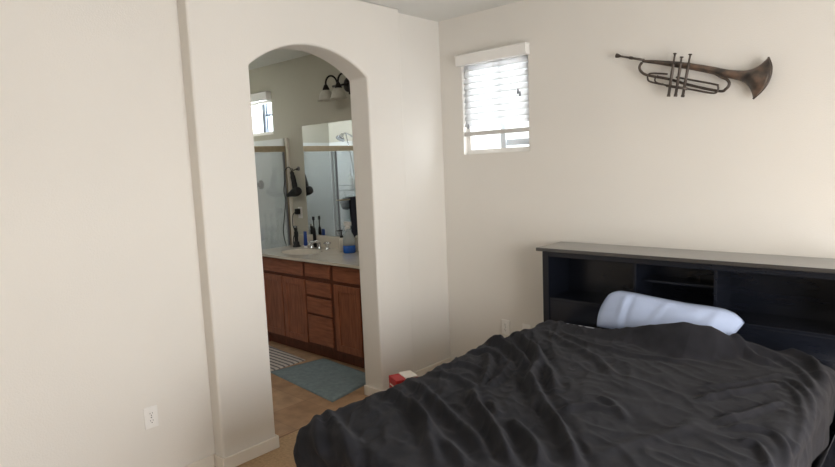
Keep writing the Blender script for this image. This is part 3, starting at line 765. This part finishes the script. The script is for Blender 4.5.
bm = bmesh.new(); lathe(bm, [(.030, .886), (.034, .892), (.034, .985), (.026, 1.008), (.012, 1.014)], (-1.245, -.11, 0), 22); obj('bottle_body', bm, 'counter', sp, smooth=True)
bm = bmesh.new(); lathe(bm, [(.015, 1.014), (.015, 1.035), (.006, 1.037), (.006, 1.075), (.013, 1.077), (.013, 1.088)], (-1.245, -.11, 0), 16); box(bm, -1.253, -1.237, -.16, -.11, 1.077, 1.088); obj('pump', bm, 'black_plastic', sp, bevel=.001)
sb = thing('spray_bottle', 'clear spray bottle half full of blue cleaner on the right of the counter', 'spray bottle', (-1.12, -.13, .886))
c = (-1.12, -.13, 0)
bm = bmesh.new(); lathe(bm, [(.056, .955), (.056, 1.0), (.050, 1.03), (.028, 1.07), (.018, 1.09), (.016, 1.105)], c, 24); obj('bottle_body', bm, 'bottle', sb, smooth=True)
bm = bmesh.new(); lathe(bm, [(.052, .886), (.057, .893), (.056, .955)], c, 24); obj('blue_cleaner', bm, 'blue_liquid', sb, smooth=True)
bm = bmesh.new(); lathe(bm, [(.019, 1.105), (.019, 1.13), (.012, 1.132)], c, 18); box(bm, -1.165, -1.085, -.142, -.118, 1.132, 1.168); box(bm, -1.18, -1.165, -.137, -.123, 1.143, 1.16)
hd_ = obj('spray_head', bm, 'white', sb, bevel=.003)
bm = bmesh.new(); tube(bm, spline([(-1.145, -.13, 1.135), (-1.158, -.13, 1.115), (-1.155, -.13, 1.09)]), .005, 8); obj('trigger', bm, 'white', hd_, smooth=True)

# mats
def quad_mat(name, pts, h, m, label, n=24, hem_w=0):
    P = [Vector((*p, 0)) for p in pts]; bm = bmesh.new(); g = []
    for j in range(n+1):
        v = j/n; row = []
        for i in range(n+1):
            u = i/n; q = P[0].lerp(P[1], u).lerp(P[3].lerp(P[2], u), v)
            e = min(u, 1-u, v, 1-v)
            row.append(bm.verts.new((q.x, q.y, .002+h*min(1, .5+e*14)+.0012*noise.noise((q.x*30, q.y*30, 0)))))
        g.append(row)
    for r0, r1 in zip(g, g[1:]):
        for k in range(n): bm.faces.new((r0[k], r0[k+1], r1[k+1], r1[k]))
    b = [v for v in bm.edges if v.is_boundary]
    ex = bmesh.ops.extrude_edge_only(bm, edges=b)['geom']
    for v in ex:
        if isinstance(v, bmesh.types.BMVert): v.co.z = .0005
    return tag(obj(name, bm, m, smooth=True), label, 'bath mat')
quad_mat('bath_mat', [survey(270, 372.5, 2, 0)[:2], survey(332.5, 402.5, 2, 0)[:2], survey(378, 378, 2, 0)[:2], survey(324, 359, 2, 0)[:2]], .012, 'mat_blue', 'plain teal blue bath mat on the floor in front of the vanity')
a, b, c_ = survey(307, 360, 2, 0), survey(270, 371, 2, 0), survey(268, 345, 2, 0)
quad_mat('bath_mat', [(-1.95, -.955), (b.x+.02, -.985), (a.x+.0, -.64), (-1.95, -.575)], .007, 'stripes', 'grey and white striped rug on the bathroom floor behind the teal mat')

# ------------------------------------------------------------------ outdoors, light, camera
og = obj('garden_wall', bx(-4, 3, 2.2, 2.3, -.5, 2.0), 'outside'); tag(og, 'pale stucco wall outside the bedroom window', 'wall')
bpy.data.objects.remove(og)
w = bpy.data.worlds.new('sky'); bpy.context.scene.world = w; w.use_nodes = True
N, L = w.node_tree.nodes, w.node_tree.links
bg = N['Background']; sk = N.new('ShaderNodeTexSky'); sk.sky_type = 'HOSEK_WILKIE' if False else 'NISHITA'
sk.sun_disc = False; sk.sun_elevation = math.radians(38); sk.sun_rotation = math.radians(140); sk.dust_density = 4
mix = N.new('ShaderNodeMix'); mix.data_type = 'RGBA'; mix.inputs[0].default_value = .12; mix.inputs[6].default_value = (.93, .97, 1.0, 1)
L.new(sk.outputs[0], mix.inputs[7]); L.new(mix.outputs[2], bg.inputs[0]); bg.inputs[1].default_value = 2.4
def area(name, loc, rot, sx, sy, power, col):
    l = bpy.data.lights.new(name, 'AREA'); l.shape = 'RECTANGLE'; l.size = sx; l.size_y = sy; l.energy = power; l.color = col
    o = bpy.data.objects.new(name, l); o.location = loc; o.rotation_euler = rot; C.objects.link(o); return o
area('daylight_right_window', (RX+.15, -2.25, 1.13), (0, math.radians(90), 0), 2.1, 2.25, 90, (1, .99, .985))
area('daylight_small_window', (.42, .3, 2.05), (math.radians(-90), 0, 0), .8, .9, 16, (.95, .98, 1))
area('daylight_bathroom_window', (-2.69, .3, 2.21), (math.radians(-90), 0, 0), .8, .6, 75, (.93, .97, 1))
area('bathroom_ceiling_light', (-1.2, -1.6, 2.70), (0, 0, 0), .5, .5, 8, (1, .96, .9))  # added fill under the bathroom ceiling, no fixture seen there

cam = bpy.data.cameras.new('camera'); co = bpy.data.objects.new('camera', cam); C.objects.link(co)
cam.sensor_width = 36; cam.lens = FPX/835*36; cam.clip_start = .05
mw = Matrix.Identity(4)
for i, v in enumerate((AX_R, AX_U, -AX_F)):
    for j in range(3): mw[j][i] = v[j]
for j in range(3): mw[j][3] = CAM[j]
co.matrix_world = mw
bpy.context.scene.camera = co
vs_ = bpy.context.scene.view_settings; vs_.view_transform = 'Standard'; vs_.look = 'None'; vs_.exposure = 0; vs_.gamma = 1
